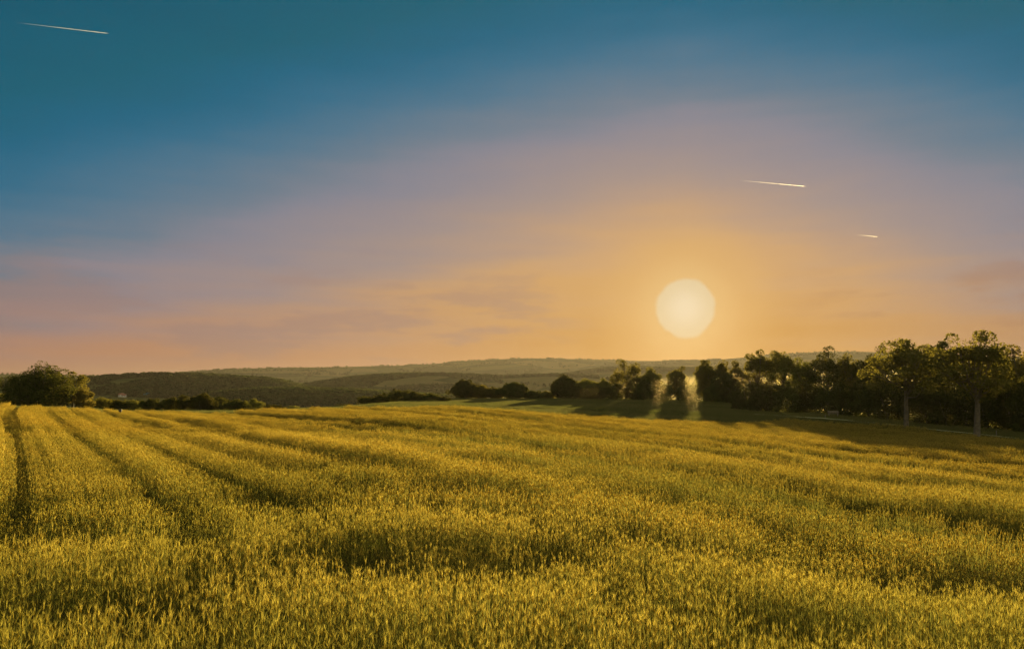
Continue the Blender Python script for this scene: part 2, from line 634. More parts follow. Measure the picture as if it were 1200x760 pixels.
# ------------------------------------------------------------------ scattering with geometry nodes
def scatter(name, pts, rotz, scl, tint, idx, sources, label, cat, tilt=None, kind='stuff', parent=None):
    """one object whose points carry copies of the source plants"""
    src = bpy.data.collections.new(name + '_sources')      # not linked to the scene
    for s in sources:
        src.objects.link(s)
    me = bpy.data.meshes.new(name)
    me.vertices.add(len(pts))
    me.vertices.foreach_set('co', np.asarray(pts, np.float32).ravel())
    rot = np.zeros((len(pts), 3), np.float32)
    rot[:, 2] = rotz
    if tilt is not None:
        rot[:, 0] = tilt[0]; rot[:, 1] = tilt[1]
    for nm, typ, arr in (('rot', 'FLOAT_VECTOR', rot), ('scl', 'FLOAT_VECTOR', scl)):
        a = me.attributes.new(nm, typ, 'POINT')
        a.data.foreach_set('vector', np.asarray(arr, np.float32).ravel())
    a = me.attributes.new('tint', 'FLOAT', 'POINT')
    a.data.foreach_set('value', np.asarray(tint, np.float32))
    a = me.attributes.new('idx', 'INT', 'POINT')
    a.data.foreach_set('value', np.asarray(idx, np.int32))
    o = link(name, me)
    ng = bpy.data.node_groups.new(name + '_scatter', 'GeometryNodeTree')
    ng.interface.new_socket('Geometry', in_out='INPUT', socket_type='NodeSocketGeometry')
    ng.interface.new_socket('Geometry', in_out='OUTPUT', socket_type='NodeSocketGeometry')
    N, L = ng.nodes, ng.links
    gi = N.new('NodeGroupInput'); go = N.new('NodeGroupOutput')
    ci = N.new('GeometryNodeCollectionInfo')
    ci.inputs['Collection'].default_value = src
    ci.inputs['Separate Children'].default_value = True
    ci.inputs['Reset Children'].default_value = True
    ip = N.new('GeometryNodeInstanceOnPoints')
    ip.inputs['Pick Instance'].default_value = True
    L.new(gi.outputs[0], ip.inputs['Points'])
    L.new(ci.outputs[0], ip.inputs['Instance'])

    def attr(nm, typ):
        a = N.new('GeometryNodeInputNamedAttribute')
        a.data_type = typ
        a.inputs['Name'].default_value = nm
        return a.outputs['Attribute']
    L.new(attr('idx', 'INT'), ip.inputs['Instance Index'])
    L.new(attr('scl', 'FLOAT_VECTOR'), ip.inputs['Scale'])
    e2r = N.new('FunctionNodeEulerToRotation')
    L.new(attr('rot', 'FLOAT_VECTOR'), e2r.inputs[0])
    L.new(e2r.outputs[0], ip.inputs['Rotation'])
    L.new(ip.outputs[0], go.inputs[0])
    md = o.modifiers.new('scatter', 'NODES')
    md.node_group = ng
    tag(o, label, cat, kind=kind)
    return o


# ------------------------------------------------------------------ barley clumps
def ribbon(mb, p0, p1, p2, w, mi, tip=0.15):
    """bent leaf or stem: two quads along p0-p1-p2"""
    d = np.asarray(p2) - np.asarray(p0)
    a = R.uniform(0, 2 * math.pi)
    s = np.array([math.cos(a), math.sin(a), 0]) * w / 2
    mb.add([p0 - s, p0 + s, p1 - s * .9, p1 + s * .9, p2 - s * tip, p2 + s * tip], [(0, 1, 3, 2), (2, 3, 5, 4)], mi)


def clump(name, size_x, size_y, n, fat, awns, leaves, rows=0):
    mb = MB()
    for k in range(n):
        x = R.uniform(-.5, .5) * size_x
        y = R.uniform(-.5, .5) * size_y
        if rows:
            x = (R.integers(0, rows) + .5) / rows * size_x - size_x / 2 + R.normal(0, 0.035)
        h = R.normal(0.79, 0.085)
        az = R.normal(0.5, 1.1)
        lean = abs(R.normal(0.10, 0.07))
        dx, dy = math.sin(az) * lean, math.cos(az) * lean
        b = np.array([x, y, -0.03]); m_ = np.array([x + dx * .3, y + dy * .3, h * .55]); tp = np.array([x + dx, y + dy, h])
        ribbon(mb, b, m_, tp, 0.005 * fat, 1, 0.8)
        # ear: a spindle, nodding a little
        ea = az + R.normal(0, .5)
        nod = abs(R.normal(0.28, 0.20))
        d = np.array([math.sin(ea) * math.sin(nod), math.cos(ea) * math.sin(nod), math.cos(nod)])
        L_ = R.uniform(.07, .10)
        wv = .0075 * fat
        u = np.cross(d, [0, 0, 1.0]); u /= np.linalg.norm(u) + 1e-9
        w = np.cross(d, u)
        a0 = R.uniform(0, 6.28)
        ring = [tp + d * L_ * .4 + wv * (math.cos(a0 + q * 2.094) * u + math.sin(a0 + q * 2.094) * w) for q in range(3)]
        mb.add([tp - d * .005, *ring, tp + d * L_], [(0, 1, 2), (0, 2, 3), (0, 3, 1), (4, 2, 1), (4, 3, 2), (4, 1, 3)], 0)
        for q in range(awns):
            s = tp + d * L_ * R.uniform(.25, .95)
            sd = u * R.normal(0, .22) + w * R.normal(0, .22)
            e = s + (d + sd) * R.uniform(.05, .10)
            e[2] -= R.uniform(0, .02)
            sw = (u if R.random() < .5 else w) * .0013 * fat
            mb.add([s - sw, s + sw, e], [(0, 1, 2)], 0)
        for q in range(leaves):
            hh = h * R.uniform(.2, .72)
            la = R.uniform(0, 6.28)
            ll = R.uniform(.08, .16)
            p0 = b + (tp - b) * (hh / h)
            p1 = p0 + np.array([math.sin(la) * ll * .5, math.cos(la) * ll * .5, ll * .55])
            p2 = p0 + np.array([math.sin(la) * ll * 1.1, math.cos(la) * ll * 1.1, ll * R.uniform(-.1, .6)])
            ribbon(mb, p0, p1, p2, .007 * fat, 2, .1)
    me = mb.mesh(name)
    o = bpy.data.objects.new(name, me)
    for k in ('barley_ear', 'barley_stem', 'barley_leaf'):
        me.materials.append(MAT[k])
    return o


def tuft(name, n, h, w, size):
    mb = MB()
    for k in range(n):
        x, y = R.uniform(-.5, .5, 2) * size
        a = R.uniform(0, 6.28)
        hh = h * R.uniform(.5, 1.2)
        b = np.array([x, y, -0.03])
        l = R.uniform(.1, .6) * hh
        ribbon(mb, b, b + np.array([math.sin(a) * l * .3, math.cos(a) * l * .3, hh * .6]),
               b + np.array([math.sin(a) * l, math.cos(a) * l, hh]), w, 0, .1)
    me = mb.mesh(name)
    me.materials.append(MAT['grass_blade'])
    return bpy.data.objects.new(name, me)


ROW_AZ = math.atan((25 - 600) / F)
RU = np.array([math.sin(ROW_AZ), math.cos(ROW_AZ)])      # along the drill rows
RV = np.array([math.cos(ROW_AZ), -math.sin(ROW_AZ)])     # across them
TRAM = []
for k in range(-3, 14):
    TRAM += [-0.2 + 20.4 * k, 2.75 + 20.4 * k]
TRAM = np.array(TRAM)

# hollows in the crop: (distance ahead, x from, x to, depth, half width)
HOLLOWS = [(5.5, -4.2, -1.0, .22, .30), (8.3, -7, -2.6, .30, .55), (8.0, -2.2, 1.6, .32, .60), (8.9, 1.2, 3.0, .22, .5),
           (11.2, -7, -1.5, .20, .5), (6.1, 0.4, 1.6, .22, .3), (6.4, 1.9, 3.6, .24, .35), (8.6, 2.6, 7.5, .26, .5),
           (10.6, 2.8, 5.0, .24, .45), (14.5, 5.0, 12.0, .24, .6), (7.0, -1.6, .5, .12, .3), (12.5, -1, 4.5, .16, .5),
           (16.0, -6, 1, .14, .6), (20.5, 8, 17, .24, .8), (24, 0, 9, .16, .8), (30, 8, 24, .2, 1.0)]


def crop_scale(x, y):
    r = np.hypot(x, y)
    s = 1.0 + 0.0 * x
    wx = x + 3 * (vnoise(x / 3, y / 3, 21) - .5)
    wy = y + 1.3 * (vnoise(x / 1.6, y / 4, 22) - .5)
    grow = 1 + r / 60
    s += 0.30 * (vnoise(wx / 6.0, wy / 1.6, 5) - .5)
    s += 0.20 * (vnoise(wx / 14, wy / 3.4, 6) - .5) * np.clip(r / 14, .4, 1) * np.clip((75 - r) / 50, .25, 1)
    s += 0.10 * (vnoise(x / .8, y / .8, 8) - .5)
    for yc, xa, xb, dep, hw in HOLLOWS:
        yc, xa, xb, hw = yc * 1.65, xa * 1.65, xb * 1.65, hw * 1.6
        e = smooth01((wx - xa) / 1.2) * smooth01((xb - wx) / 1.2)
        s -= 1.4 * dep * (.35 + 1.3 * vnoise(x / .8, y / .6, 61)) * e * np.exp(-((wy - yc) / hw / 1.2) ** 2)
    return np.clip(s, .45, 1.2)


def crop_points(r0, r1, step_row, step_along, half_deg, margin, cut):
    ext = r1 + 2
    o = np.arange(-ext, ext, step_row); s = np.arange(-ext, ext, step_along)
    O, S = np.meshgrid(o, s)
    O = O.ravel(); S = S.ravel()
    O = O + R.normal(0, .03, len(O)) * step_row
    S = S + R.uniform(-.5, .5, len(S)) * step_along
    # the rows bend a little like every driven line does
    bend = .35 * np.sin(S / 17.0) * np.clip(S / 12, 0, 1) - 3.2 * (np.clip(18 - S, 0, 30) / 18) ** 2
    x = O * RV[0] + S * RU[0] + bend * RV[0]
    y = O * RV[1] + S * RU[1] + bend * RV[1]
    r = np.hypot(x, y)
    a = math.radians(half_deg)
    inside = (r >= r0) & (r < r1) & (np.abs(x) < np.maximum(y, 0) * math.tan(a) + margin) & (y > -2.0)
    gap = np.min(np.abs(O[:, None] - TRAM[None, :]), axis=1)
    inside &= gap > cut * np.clip((r - 8) / 6, 0, 1) * np.where(np.abs(O) < 4, .15, 1) + .45 * np.clip((O - 4) / 8, 0, 1)
    inside &= r < edge_r(x, y)
    return x[inside], y[inside], O[inside], S[inside]


def crop_band(r0, r1, sr, sa, srcs, i0, half, margin, cut):
    x, y, O, S = crop_points(r0, r1, sr, sa, half, margin, cut)
    n = len(x)
    z = height(x, y)
    s = crop_scale(x, y) + R.normal(0, 1, n) * (.085 + .03 * np.clip((np.hypot(x, y) - 35) / 30, 0, 1))
    rr = np.hypot(x, y)
    s = 1.0 + (s - 1.0) * (1 - .6 * np.clip((rr - 13) / 8, 0, 1) * smooth01((9 - O) / 3)) * (1 - .45 * np.clip((rr - 24) / 14, 0, 1))
    s += (np.where(O < 7, .30, .55) * (vnoise(O / .9, S / 35, 51) - .5) + .26 * (np.minimum(vnoise(O / 2.8, S / 45, 52), .55) - .45)) * np.clip((rr - 9) / 14, 0, 1)
    s -= np.where(O < 7, .34, .16) * np.exp(-(((O / .95) % 1.0 - .5) / .16) ** 2) * np.clip((rr - 10) / 8, 0, 1) * np.clip((70 - rr) / 30, 0, 1) * vnoise(O * 1.05, S / 9, 55)
    s -= np.where(O > 3, .75, .0) * np.exp(-(((O / 3.4) % 1.0 - .5) / .09) ** 2) * np.clip((rr - 16) / 10, 0, 1) * smooth01((vnoise(O / 3.4, S / 50, 57) - .2) / .35)
    tg = np.min(np.abs(O[:, None] - TRAM[None, :]), axis=1)
    s -= np.where(O > 4, .55 * np.exp(-(tg / .95) ** 2), .40 * np.exp(-(tg / .34) ** 2)) * np.clip((rr - 10) / 8, 0, 1)
    rot = -ROW_AZ + np.where(R.random(n) < .5, 0, math.pi) + R.normal(0, .10, n)
    sx = R.uniform(.92, 1.12, n)
    tint = np.clip(.25 + .75 * vnoise(x / 7, y / 5, 31) * .8 + .35 * (vnoise(x / 1.4, y / 1.2, 33) - .5) + .5 * (1 - s) + .75 * np.exp(-(rr / 9.0) ** 2) - .40 * np.clip((rr - 12) / 30, 0, 1), 0, 1)  # near crop greener and darker, painting in a dim foreground; far crop drier
    idx = i0 + R.integers(0, srcs, n)
    return np.stack([x, y, z], 1), rot, np.stack([sx, sx, s], 1), tint, idx


SRC = [clump('clump_a%d' % k,   .26, .30, 13, 0.9, 8, 2) for k in range(5)]
SRC += [clump('clump_b%d' % k, .36, .50, 25, 1.6, 3, 1, rows=2) for k in range(4)]
SRC += [clump('clump_c%d' % k, .50, .62, 44, 2.6, 1, 0, rows=2) for k in range(4)]
bands = [crop_band(2.2, 17.0, .22, .26, 5, 0, 46, 2.0, .13),
         crop_band(17.0, 50.0, .36, .44, 4, 5, 44, 3.0, .22),
         crop_band(50.0, 132.0, .50, .58, 4, 9, 43, 4.0, .31)]
P, RO, SC, TI, ID = [np.concatenate([b[k] for b in bands]) for k in range(5)]
print('crop clumps', [len(b[0]) for b in bands])
barley = scatter('barley_crop', P, RO, SC, TI, ID, SRC,
                 'golden green barley crop filling the foreground, with dark hollows and wheel lines', 'barley field')

# grass between the crop and the trees, and along the edges
GS = [tuft('tuft%d' % k, 90, .30, .035, 1.3) for k in range(4)]


def grass_points():
    n = 60000
    a = R.uniform(math.radians(-44), math.radians(44), n)
    r = np.sqrt(R.uniform((EDGE_R + .2) ** 2, 215 ** 2, n))
    x, y = r * np.sin(a), r * np.cos(a)
    px = 600 + F * np.tan(a)
    keep = (r < far_r(px) + 12) & (r > edge_r(x, y) + .2)
    return x[keep], y[keep]


gx, gy = grass_points()
gz = height(gx, gy)
grass_line = (gx * RV[0] + gy * RV[1])
gs = .55 + .5 * vnoise(gx / 5, gy / 5, 41) + .25 * np.sin(grass_line * 2.2)
grass = scatter('meadow_grass', np.stack([gx, gy, gz], 1), R.uniform(0, 6.28, len(gx)),
                np.stack([np.ones_like(gs), np.ones_like(gs), np.clip(gs, .25, 1.4)], 1),
                np.clip(vnoise(gx / 8, gy / 8, 43) * 1.1, 0, 1), R.integers(0, 4, len(gx)), GS,
                'dark green grass strip between the barley and the tree line', 'grass')


# ------------------------------------------------------------------ trees
def rand_dirs(n):
    v = R.normal(size=(n, 3))
    return v / np.linalg.norm(v, axis=1)[:, None]


def leaf_quads(c, size):
    """random rhombic leaf sprays at centres c"""
    n = len(c)
    u = rand_dirs(n)
    w = np.cross(u, rand_dirs(n)); w /= np.linalg.norm(w, axis=1)[:, None] + 1e-9
    s = size * R.uniform(.55, 1.35, n)[:, None]
    return np.stack([c - u * s * .5, c + w * s * .32, c + u * s * .5, c - w * s * .32], 1)


def tree_meshes(name, H, W, style):
    """returns crown mesh, trunk mesh for a tree of height H and crown width W standing at the origin"""
    st = dict(bottom=.18, lobes=22, lobe=.26, fill=.55, leaf=.34, n=5200, taper=.0, gap=.0, trunk=.035)
    st.update(cover=4.0)
    st.update(style)
    zb = H * st['bottom']
    st['leaf'] = float(np.clip(.022 * H + .09, .18, .36))
    st['n'] = int(np.clip(st['cover'] * W * (H - zb) / (st['leaf'] ** 2 * .32), 700, 40000))
    st['lobe'] = st['lobe'] * max(1.0, .62 * (H - zb) / W)
    ch = H - zb
    cz = zb + ch * .5
    rx, rz = W / 2, ch / 2
    lobes = []
    # lobes spread over an uneven crown
    for k in range(st['lobes']):
        d = rand_dirs(1)[0]
        if d[2] < -.55: d[2] *= -.6
        f = R.uniform(.45, .84)
        rr = st['lobe'] * min(rx, rz * 1.1) * R.uniform(.75, 1.35)
        wide = 1.0 - st['taper'] * (d[2] * f * .5 + .5)
        p = np.array([d[0] * (rx - rr * .55) * f / .8 * wide, d[1] * (rx - rr * .55) * f / .8 * wide, cz + d[2] * (rz - rr * .5) * f / .8])
        lobes.append((p, rr))
    lobes.append((np.array([R.normal(0, .10) * W, 0, H - st['lobe'] * rx * 1.1]), st['lobe'] * rx * 1.1))
    cs = []
    tot = sum(r ** 2 for p, r in lobes)
    for p, r in lobes:
        n = int(st['n'] * (1 - st['fill']) * r ** 2 / tot)
        d = rand_dirs(max(n, 8))
        # clumps inside a lobe: leaves gather round a few twigs
        tw = rand_dirs(max(6, int(14 * r)))
        d = d + tw[R.integers(0, len(tw), len(d))] * 1.1
        d /= np.linalg.norm(d, axis=1)[:, None]
        rad = r * R.uniform(.55, 1.08, len(d)) ** .7
        cs.append(p + d * rad[:, None] * np.array([1, 1, .82]))
    nf = int(st['n'] * st['fill'])
    if nf:
        d = rand_dirs(nf)
        rad = R.uniform(0, 1, nf) ** .38 * .80
        wide = 1.0 - st['taper'] * (d[:, 2] * rad * .5 + .5)
        c = np.stack([d[:, 0] * rx * rad * wide, d[:, 1] * rx * rad * wide, cz + d[:, 2] * rz * rad], 1)
        nn = vnoise(c[:, 0] / W * 7 + 5 + c[:, 1] / W * 3, c[:, 2] / W * 7, int(R.integers(0, 900)))
        cs.append(c[nn > st['gap']])
    c = np.concatenate(cs)
    c = c[c[:, 2] > .05]
    mb = MB()
    mb.quads(leaf_quads(c, st['leaf']))
    crown = mb.mesh(name + '_crown')
    # trunk and limbs
    tb = MB()
    r0 = max(.10, H * st['trunk'])
    top = np.array([R.normal(0, .04) * W, R.normal(0, .04) * W, zb + ch * .72])
    midp = np.array([R.normal(0, .02) * W, 0, zb + ch * .1])
    tb.tube([(0, 0, -.4), (0, 0, .15), midp * .5, midp, (midp + top) / 2, top], [r0 * 1.5, r0 * 1.05, r0 * .9, r0 * .75, r0 * .45, r0 * .12], 8)
    for p, r in lobes[::2]:
        s = midp + (top - midp) * R.uniform(0, .65)
        m_ = (s + p) / 2 + np.array([0, 0, -.05 * H])
        tb.tube([s, m_, p, p + (p - m_) * .08], [r0 * .36, r0 * .24, r0 * .12, r0 * .04], 5)
        for q in range(2):
            e = p + rand_dirs(1)[0] * r * .8
            tb.tube([m_ + (p - m_) * .6, p * .4 + e * .6, e], [r0 * .14, r0 * .08, r0 * .03], 4)
    return crown, tb.mesh(name + '_trunk', True)


STYLES = {
    'dome': dict(bottom=-.30, lobes=80, lobe=.17, fill=.60, cover=4.6, trunk=.04),
    'round': dict(bottom=-.12, lobes=30, lobe=.23, fill=.38, cover=4.2),
    'open': dict(bottom=.10, lobes=26, lobe=.22, fill=.22, cover=2.4, gap=.45),
    'oak': dict(bottom=.22, lobes=42, lobe=.20, fill=.30, cover=3.4, gap=.42, trunk=.03),
    'tall': dict(bottom=.0, lobes=34, lobe=.23, fill=.38, cover=3.6, taper=.3, gap=.35),
    'spire': dict(bottom=.0, lobes=24, lobe=.34, fill=.6, cover=4.0, taper=.75),
    'bush': dict(bottom=-.35, lobes=22, lobe=.26, fill=.38, cover=4.6, trunk=.03),
}
KINDNAME = {'dome': 'broadleaf_tree', 'round': 'broadleaf_tree', 'open': 'broadleaf_tree', 'oak': 'oak_tree', 'tall': 'broadleaf_tree', 'spire': 'conifer_tree', 'bush': 'bush'}


def plant(px, ytop, wpx, r, style, label, group=None, leafmat='tree_leaf', over=None):
    p = at(px, EYE_Y, r)
    x, y = p[0], p[1]
    z = hz1(x, y)
    dep = y                      # pixel scale follows depth along the view axis
    H = at(px, ytop, r)[2] - z
    W = wpx / F * dep * 1.12
    st = dict(STYLES[style])
    if over: st.update(over)
    nm = KINDNAME[style]
    crown, trunk = tree_meshes(nm, H, W, st)
    e = link(nm, None)
    e.location = (x, y, z)
    e.rotation_euler = (0, 0, 0)
    tag(e, label, 'bush' if nm == 'bush' else 'tree', group)
    link('crown', crown, MAT[leafmat], e)
    link('trunk' if nm != 'bush' else 'stem', trunk, MAT['bark'], e)
    return e


LG = 'bushes of the hedge behind the left crest'
CG = 'bushes of the row at the middle crest'
TG = 'trees of the row beyond the grass strip'
WG = 'trees of the wood at right'
UG = 'bushes along the foot of the wood'

R = np.random.default_rng(21)
# left: the dome tree and its neighbour
plant(47, 425, 80, 150, 'dome', 'big dark domed tree rising alone behind the left end of the barley', leafmat='tree_leaf_dark')
plant(86, 434, 34, 158, 'open', 'thin see-through tree just right of the big domed tree', leafmat='tree_leaf')
plant(97, 452, 26, 151, 'bush', 'olive bush at the right foot of the big domed tree', LG, 'tree_leaf_light')
plant(3, 458, 34, 160, 'bush', 'low dark bush at the photo edge left of the big domed tree', LG)
for px, yt, w, lab in [
    (120, 464, 28, 'hedge bush next right of the olive bush by the domed tree'),
    (139, 467, 24, 'lowest hedge bush with a pale brown patch, below the white village houses'),
    (158, 467, 24, 'low hedge bush just left of the blue roof in the valley'),
    (179, 466, 28, 'hedge bush directly under the blue-roofed house'),
    (200, 464, 26, 'hedge bush between the blue roof and the tallest hedge bush'),
    (218, 463, 24, 'hedge bush touching the left side of the tallest hedge bush'),
    (236, 459, 34, 'highest and broadest bush of the left hedge'),
    (258, 464, 26, 'hedge bush touching the right side of the tallest hedge bush'),
    (277, 466, 26, 'second hedge bush to the right of the tallest hedge bush'),
    (297, 467, 26, 'last tall hedge bush before the hedge drops away rightwards'),
    (320, 473, 22, 'small low bush at the right end of the hedge'),
    (344, 475, 20, 'tiny bush top peeping over the barley right of the hedge')]:
    plant(px, yt, w, 150 + 10 * R.random(), 'bush', lab, LG, 'tree_leaf_dark' if R.random() < .6 else 'tree_leaf')

# middle: bushes then the row of trees
for px, yt, w, lab in [
    (405, 473, 22, 'tiny bush at the left end of the middle row, barely above the barley'),
    (431, 463, 26, 'pointed dark bush standing left of the broadest bush in the middle row'),
    (447, 461, 24, 'bush touching the left shoulder of the broadest middle bush'),
    (467, 455, 38, 'broadest and tallest dark bush at the middle crest'),
    (489, 459, 28, 'bush touching the right shoulder of the broadest middle bush'),
    (506, 460, 24, 'rounded bush second from the right end of the middle bushes'),
    (520, 464, 16, 'smallest bush between the middle bushes and the tree row')]:
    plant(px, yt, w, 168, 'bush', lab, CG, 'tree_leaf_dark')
for px, yt, w, st, lm, lab in [
    (545, 444, 34, 'round', 'tree_leaf_dark', 'dark peaked tree that starts the left end of the tree row'),
    (563, 450, 24, 'round', 'tree_leaf', 'medium tree hugging the right side of the dark peaked tree'),
    (581, 453, 24, 'round', 'tree_leaf', 'low tree filling the dip between the two left peaks of the row'),
    (603, 446, 36, 'round', 'tree_leaf_dark', 'broad rounded tree forming the second peak of the tree row'),
    (624, 456, 22, 'bush', 'tree_leaf_dark', 'low dark shrub right of the second peak of the row'),
    (640, 457, 22, 'bush', 'tree_leaf', 'low shrub touching the left of the smooth egg-shaped tree'),
    (661, 438, 33, 'round', 'tree_leaf_dark', 'smooth egg-shaped dark tree left of the airy tall tree'),
    (689, 442, 32, 'round', 'tree_leaf', 'flat-topped tree right of the smooth egg-shaped tree'),
    (708, 443, 22, 'round', 'tree_leaf', 'narrow tree touching the left of the airy tall tree'),
    (735, 421, 40, 'open', 'tree_leaf', 'tall airy tree with sky showing through, highest left of the sun'),
    (762, 431, 29, 'tall', 'tree_leaf', 'tree right of the airy tall tree with a domed sunlit top'),
    (794, 428, 27, 'tall', 'tree_leaf', 'hazy tree almost under the left edge of the sun'),
    (827, 421, 29, 'tall', 'tree_leaf', 'hazy tree under the right half of the sun'),
    (748, 440, 34, 'round', 'tree_leaf_dark', 'lower tree in the gap right of the airy tall tree'),
    (850, 431, 34, 'round', 'tree_leaf_dark', 'dark tree filling the gap at the foot of the slim conifer'),
    (846, 420, 16, 'spire', 'tree_leaf', 'slim pointed conifer right of the trees under the sun'),
    (863, 424, 24, 'tall', 'tree_leaf', 'short tree between the conifer and the tall wood')]:
    plant(px, yt, w * (1.12 if px < 730 else .98), 204 + 6 * R.random(), st, lab, TG, lm, None if st == 'open' else dict(cover=8.0, fill=.6, gap=.0, taper=.05))

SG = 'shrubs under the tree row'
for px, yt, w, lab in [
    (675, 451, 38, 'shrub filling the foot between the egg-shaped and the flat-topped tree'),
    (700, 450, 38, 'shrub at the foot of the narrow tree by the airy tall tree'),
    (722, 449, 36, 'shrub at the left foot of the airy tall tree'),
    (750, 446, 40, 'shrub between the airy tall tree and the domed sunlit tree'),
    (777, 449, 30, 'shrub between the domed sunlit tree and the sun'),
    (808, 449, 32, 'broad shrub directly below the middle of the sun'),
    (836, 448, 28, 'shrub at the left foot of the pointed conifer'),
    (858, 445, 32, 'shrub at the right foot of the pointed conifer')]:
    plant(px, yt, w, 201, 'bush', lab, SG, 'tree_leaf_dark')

# right: the wood
for px, yt, w, r, st, lm, lab in [
    (889, 408, 36, 190, 'oak', 'tree_leaf', 'left tree of the tall pair that begins the wood at right'),
    (916, 409, 38, 188, 'oak', 'tree_leaf', 'right tree of the tall pair that begins the wood at right'),
    (941, 417, 26, 186, 'tall', 'tree_leaf', 'low tree in the dip between the tall pair and the dense round top'),
    (971, 404, 38, 184, 'oak', 'tree_leaf_dark', 'dense round-topped tree of the wood above the wooden bench'),
    (996, 412, 28, 182, 'tall', 'tree_leaf', 'tree sloping down right of the dense round-topped tree'),
    (1018, 418, 26, 178, 'tall', 'tree_leaf', 'low tree in the sky gap left of the spreading oak'),
    (1030, 403, 32, 176, 'open', 'tree_leaf_dark', 'feathery tree behind the left shoulder of the spreading oak'),
    (1092, 402, 28, 172, 'tall', 'tree_leaf_dark', 'tree behind the gap between the two lone trees'),
    (1110, 401, 30, 170, 'open', 'tree_leaf_dark', 'loose-leaved tree behind the left of the tallest lone tree'),
    (1172, 404, 34, 166, 'tall', 'tree_leaf', 'tree behind the right side of the tallest lone tree'),
    (1197, 401, 40, 164, 'round', 'tree_leaf_light', 'pale leafy tree cut off by the right edge of the photo'),
    (1235, 405, 44, 164, 'round', 'tree_leaf', 'first tree of the wood just outside the right edge'),
    (1275, 400, 44, 166, 'oak', 'tree_leaf', 'second tree of the wood outside the right edge')]:
    plant(px, yt, w * (1.15 if px < 925 else 1.42), r, st, lab, WG, lm, dict(bottom=.05))
# foot of the wood: a closed wall of shrubs
foot = ['under the left tree of the tall pair', 'under the gap inside the tall pair', 'under the right tree of the tall pair',
        'just left of the wooden bench', 'directly behind the wooden bench', 'just right of the wooden bench',
        'midway between the bench and the first lone trunk', 'left of the first lone trunk', 'behind the first lone trunk',
        'right of the first lone trunk', 'midway between the two lone trunks', 'left of the second lone trunk',
        'behind the second lone trunk', 'right of the second lone trunk', 'at the right edge of the photo']
shape = ['tall dark', 'rounded', 'broad dark', 'tall', 'dense dark', 'rounded dark', 'broad', 'tall shady', 'dense', 'wide dark', 'tall dense', 'shady', 'thick dark', 'rounded shady', 'olive']
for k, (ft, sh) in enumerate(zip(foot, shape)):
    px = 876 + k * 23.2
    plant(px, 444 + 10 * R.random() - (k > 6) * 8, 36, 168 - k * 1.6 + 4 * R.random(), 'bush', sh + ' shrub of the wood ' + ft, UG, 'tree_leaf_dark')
# the two lone trees in front of the wood
plant(1060, 395, 88, 134, 'oak', 'spreading oak on a pale bare trunk, left of the two lone trees', None, 'tree_leaf', dict(bottom=.26, lobes=46, lobe=.19, trunk=.026))
plant(1142, 386, 84, 127, 'oak', 'tallest lone tree, on the pale trunk nearest the right edge', None, 'tree_leaf', dict(bottom=.24, lobes=46, lobe=.19, trunk=.028))

# ------------------------------------------------------------------ far woods on the hills
R = np.random.default_rng(5)
FS = []
for k in range(4):
    mb = MB()
    n = 150
    d = rand_dirs(n)
    d[:, 2] = np.abs(d[:, 2])
    c = d * R.uniform(.75, 1.05, n)[:, None] * np.array([.5, .5, 1.0])
    mb.quads(leaf_quads(c, .42))
    me = mb.mesh('far_tree%d' % k)
    me.materials.append(MAT['forest_leaf'])
    FS.append(bpy.data.objects.new('far_tree%d' % k, me))


def in_poly(px, py, poly):
    ins = np.zeros(len(px), bool)
    n = len(poly)
    for i in range(n):
        x1, y1 = poly[i]; x2, y2 = poly[(i + 1) % n]
        c = ((y1 > py) != (y2 > py)) & (px < (x2 - x1) * (py - y1) / (y2 - y1 + 1e-9) + x1)
        ins ^= c
    return ins


def project(x, y, z):
    zz = z - EYE
    d = y * CP + zz * SP
    v = -y * SP + zz * CP
    return 600 + F * x / d, 380 - F * v / d


def forest(name, rmin, rmax, polys, n, hgt, label, ridges=()):
    a = R.uniform(-.66, .66, n)
    r = np.sqrt(R.uniform(rmin ** 2, rmax ** 2, n))
    x, y = r * np.sin(a), r * np.cos(a)
    z = height(x, y)
    px, py = project(x, y, z)
    keep = np.zeros(n, bool)
    for po in polys:
        keep |= in_poly(px, py, po)
    for (rc, x0, x1, dr) in ridges:
        keep |= (np.abs(r - rc) < dr) & (px > x0) & (px < x1) & (R.random(n) < .8)
    x, y, z = x[keep], y[keep], z[keep]
    m_ = len(x)
    s = hgt * R.uniform(.6, 1.25, m_)
    print(name, m_)
    return scatter(name, np.stack([x, y, z - .5], 1), R.uniform(0, 6.28, m_), np.stack([s * 1.2, s * 1.2, s], 1),
                   R.random(m_), R.integers(0, 4, m_), FS, label, 'woodland')


forest('forest', 1080, 1530, [[(118, 458), (150, 452), (200, 444), (250, 441), (330, 445), (350, 452), (350, 462), (300, 466), (220, 467), (130, 464)]],
       42000, 8, 'dark wood covering the left hill slope below the meadow strip', [(1500, 95, 345, 14)])
forest('forest', 1450, 1930, [[(345, 462), (352, 452), (400, 443), (440, 439), (520, 437), (450, 446), (432, 454), (420, 464)],
                              [(440, 464), (470, 455), (560, 452), (580, 458), (560, 468), (460, 470)]],
       60000, 8, 'dark wood on the central hill reaching its left crest', [(1900, 350, 700, 16)])
forest('forest', 720, 1010, [[(225, 480), (250, 464), (290, 459), (330, 461), (350, 457), (420, 458), (470, 462), (540, 470), (540, 482)]],
       30000, 7, 'low dark wood filling the valley below the central hill')
forest('forest', 2640, 2810, [[(600, 470), (690, 434), (870, 432), (870, 437), (700, 440), (650, 470)]], 60000, 9,
       'thin line of woodland on the ridge behind the airy tall tree', [(2800, 620, 900, 25)])


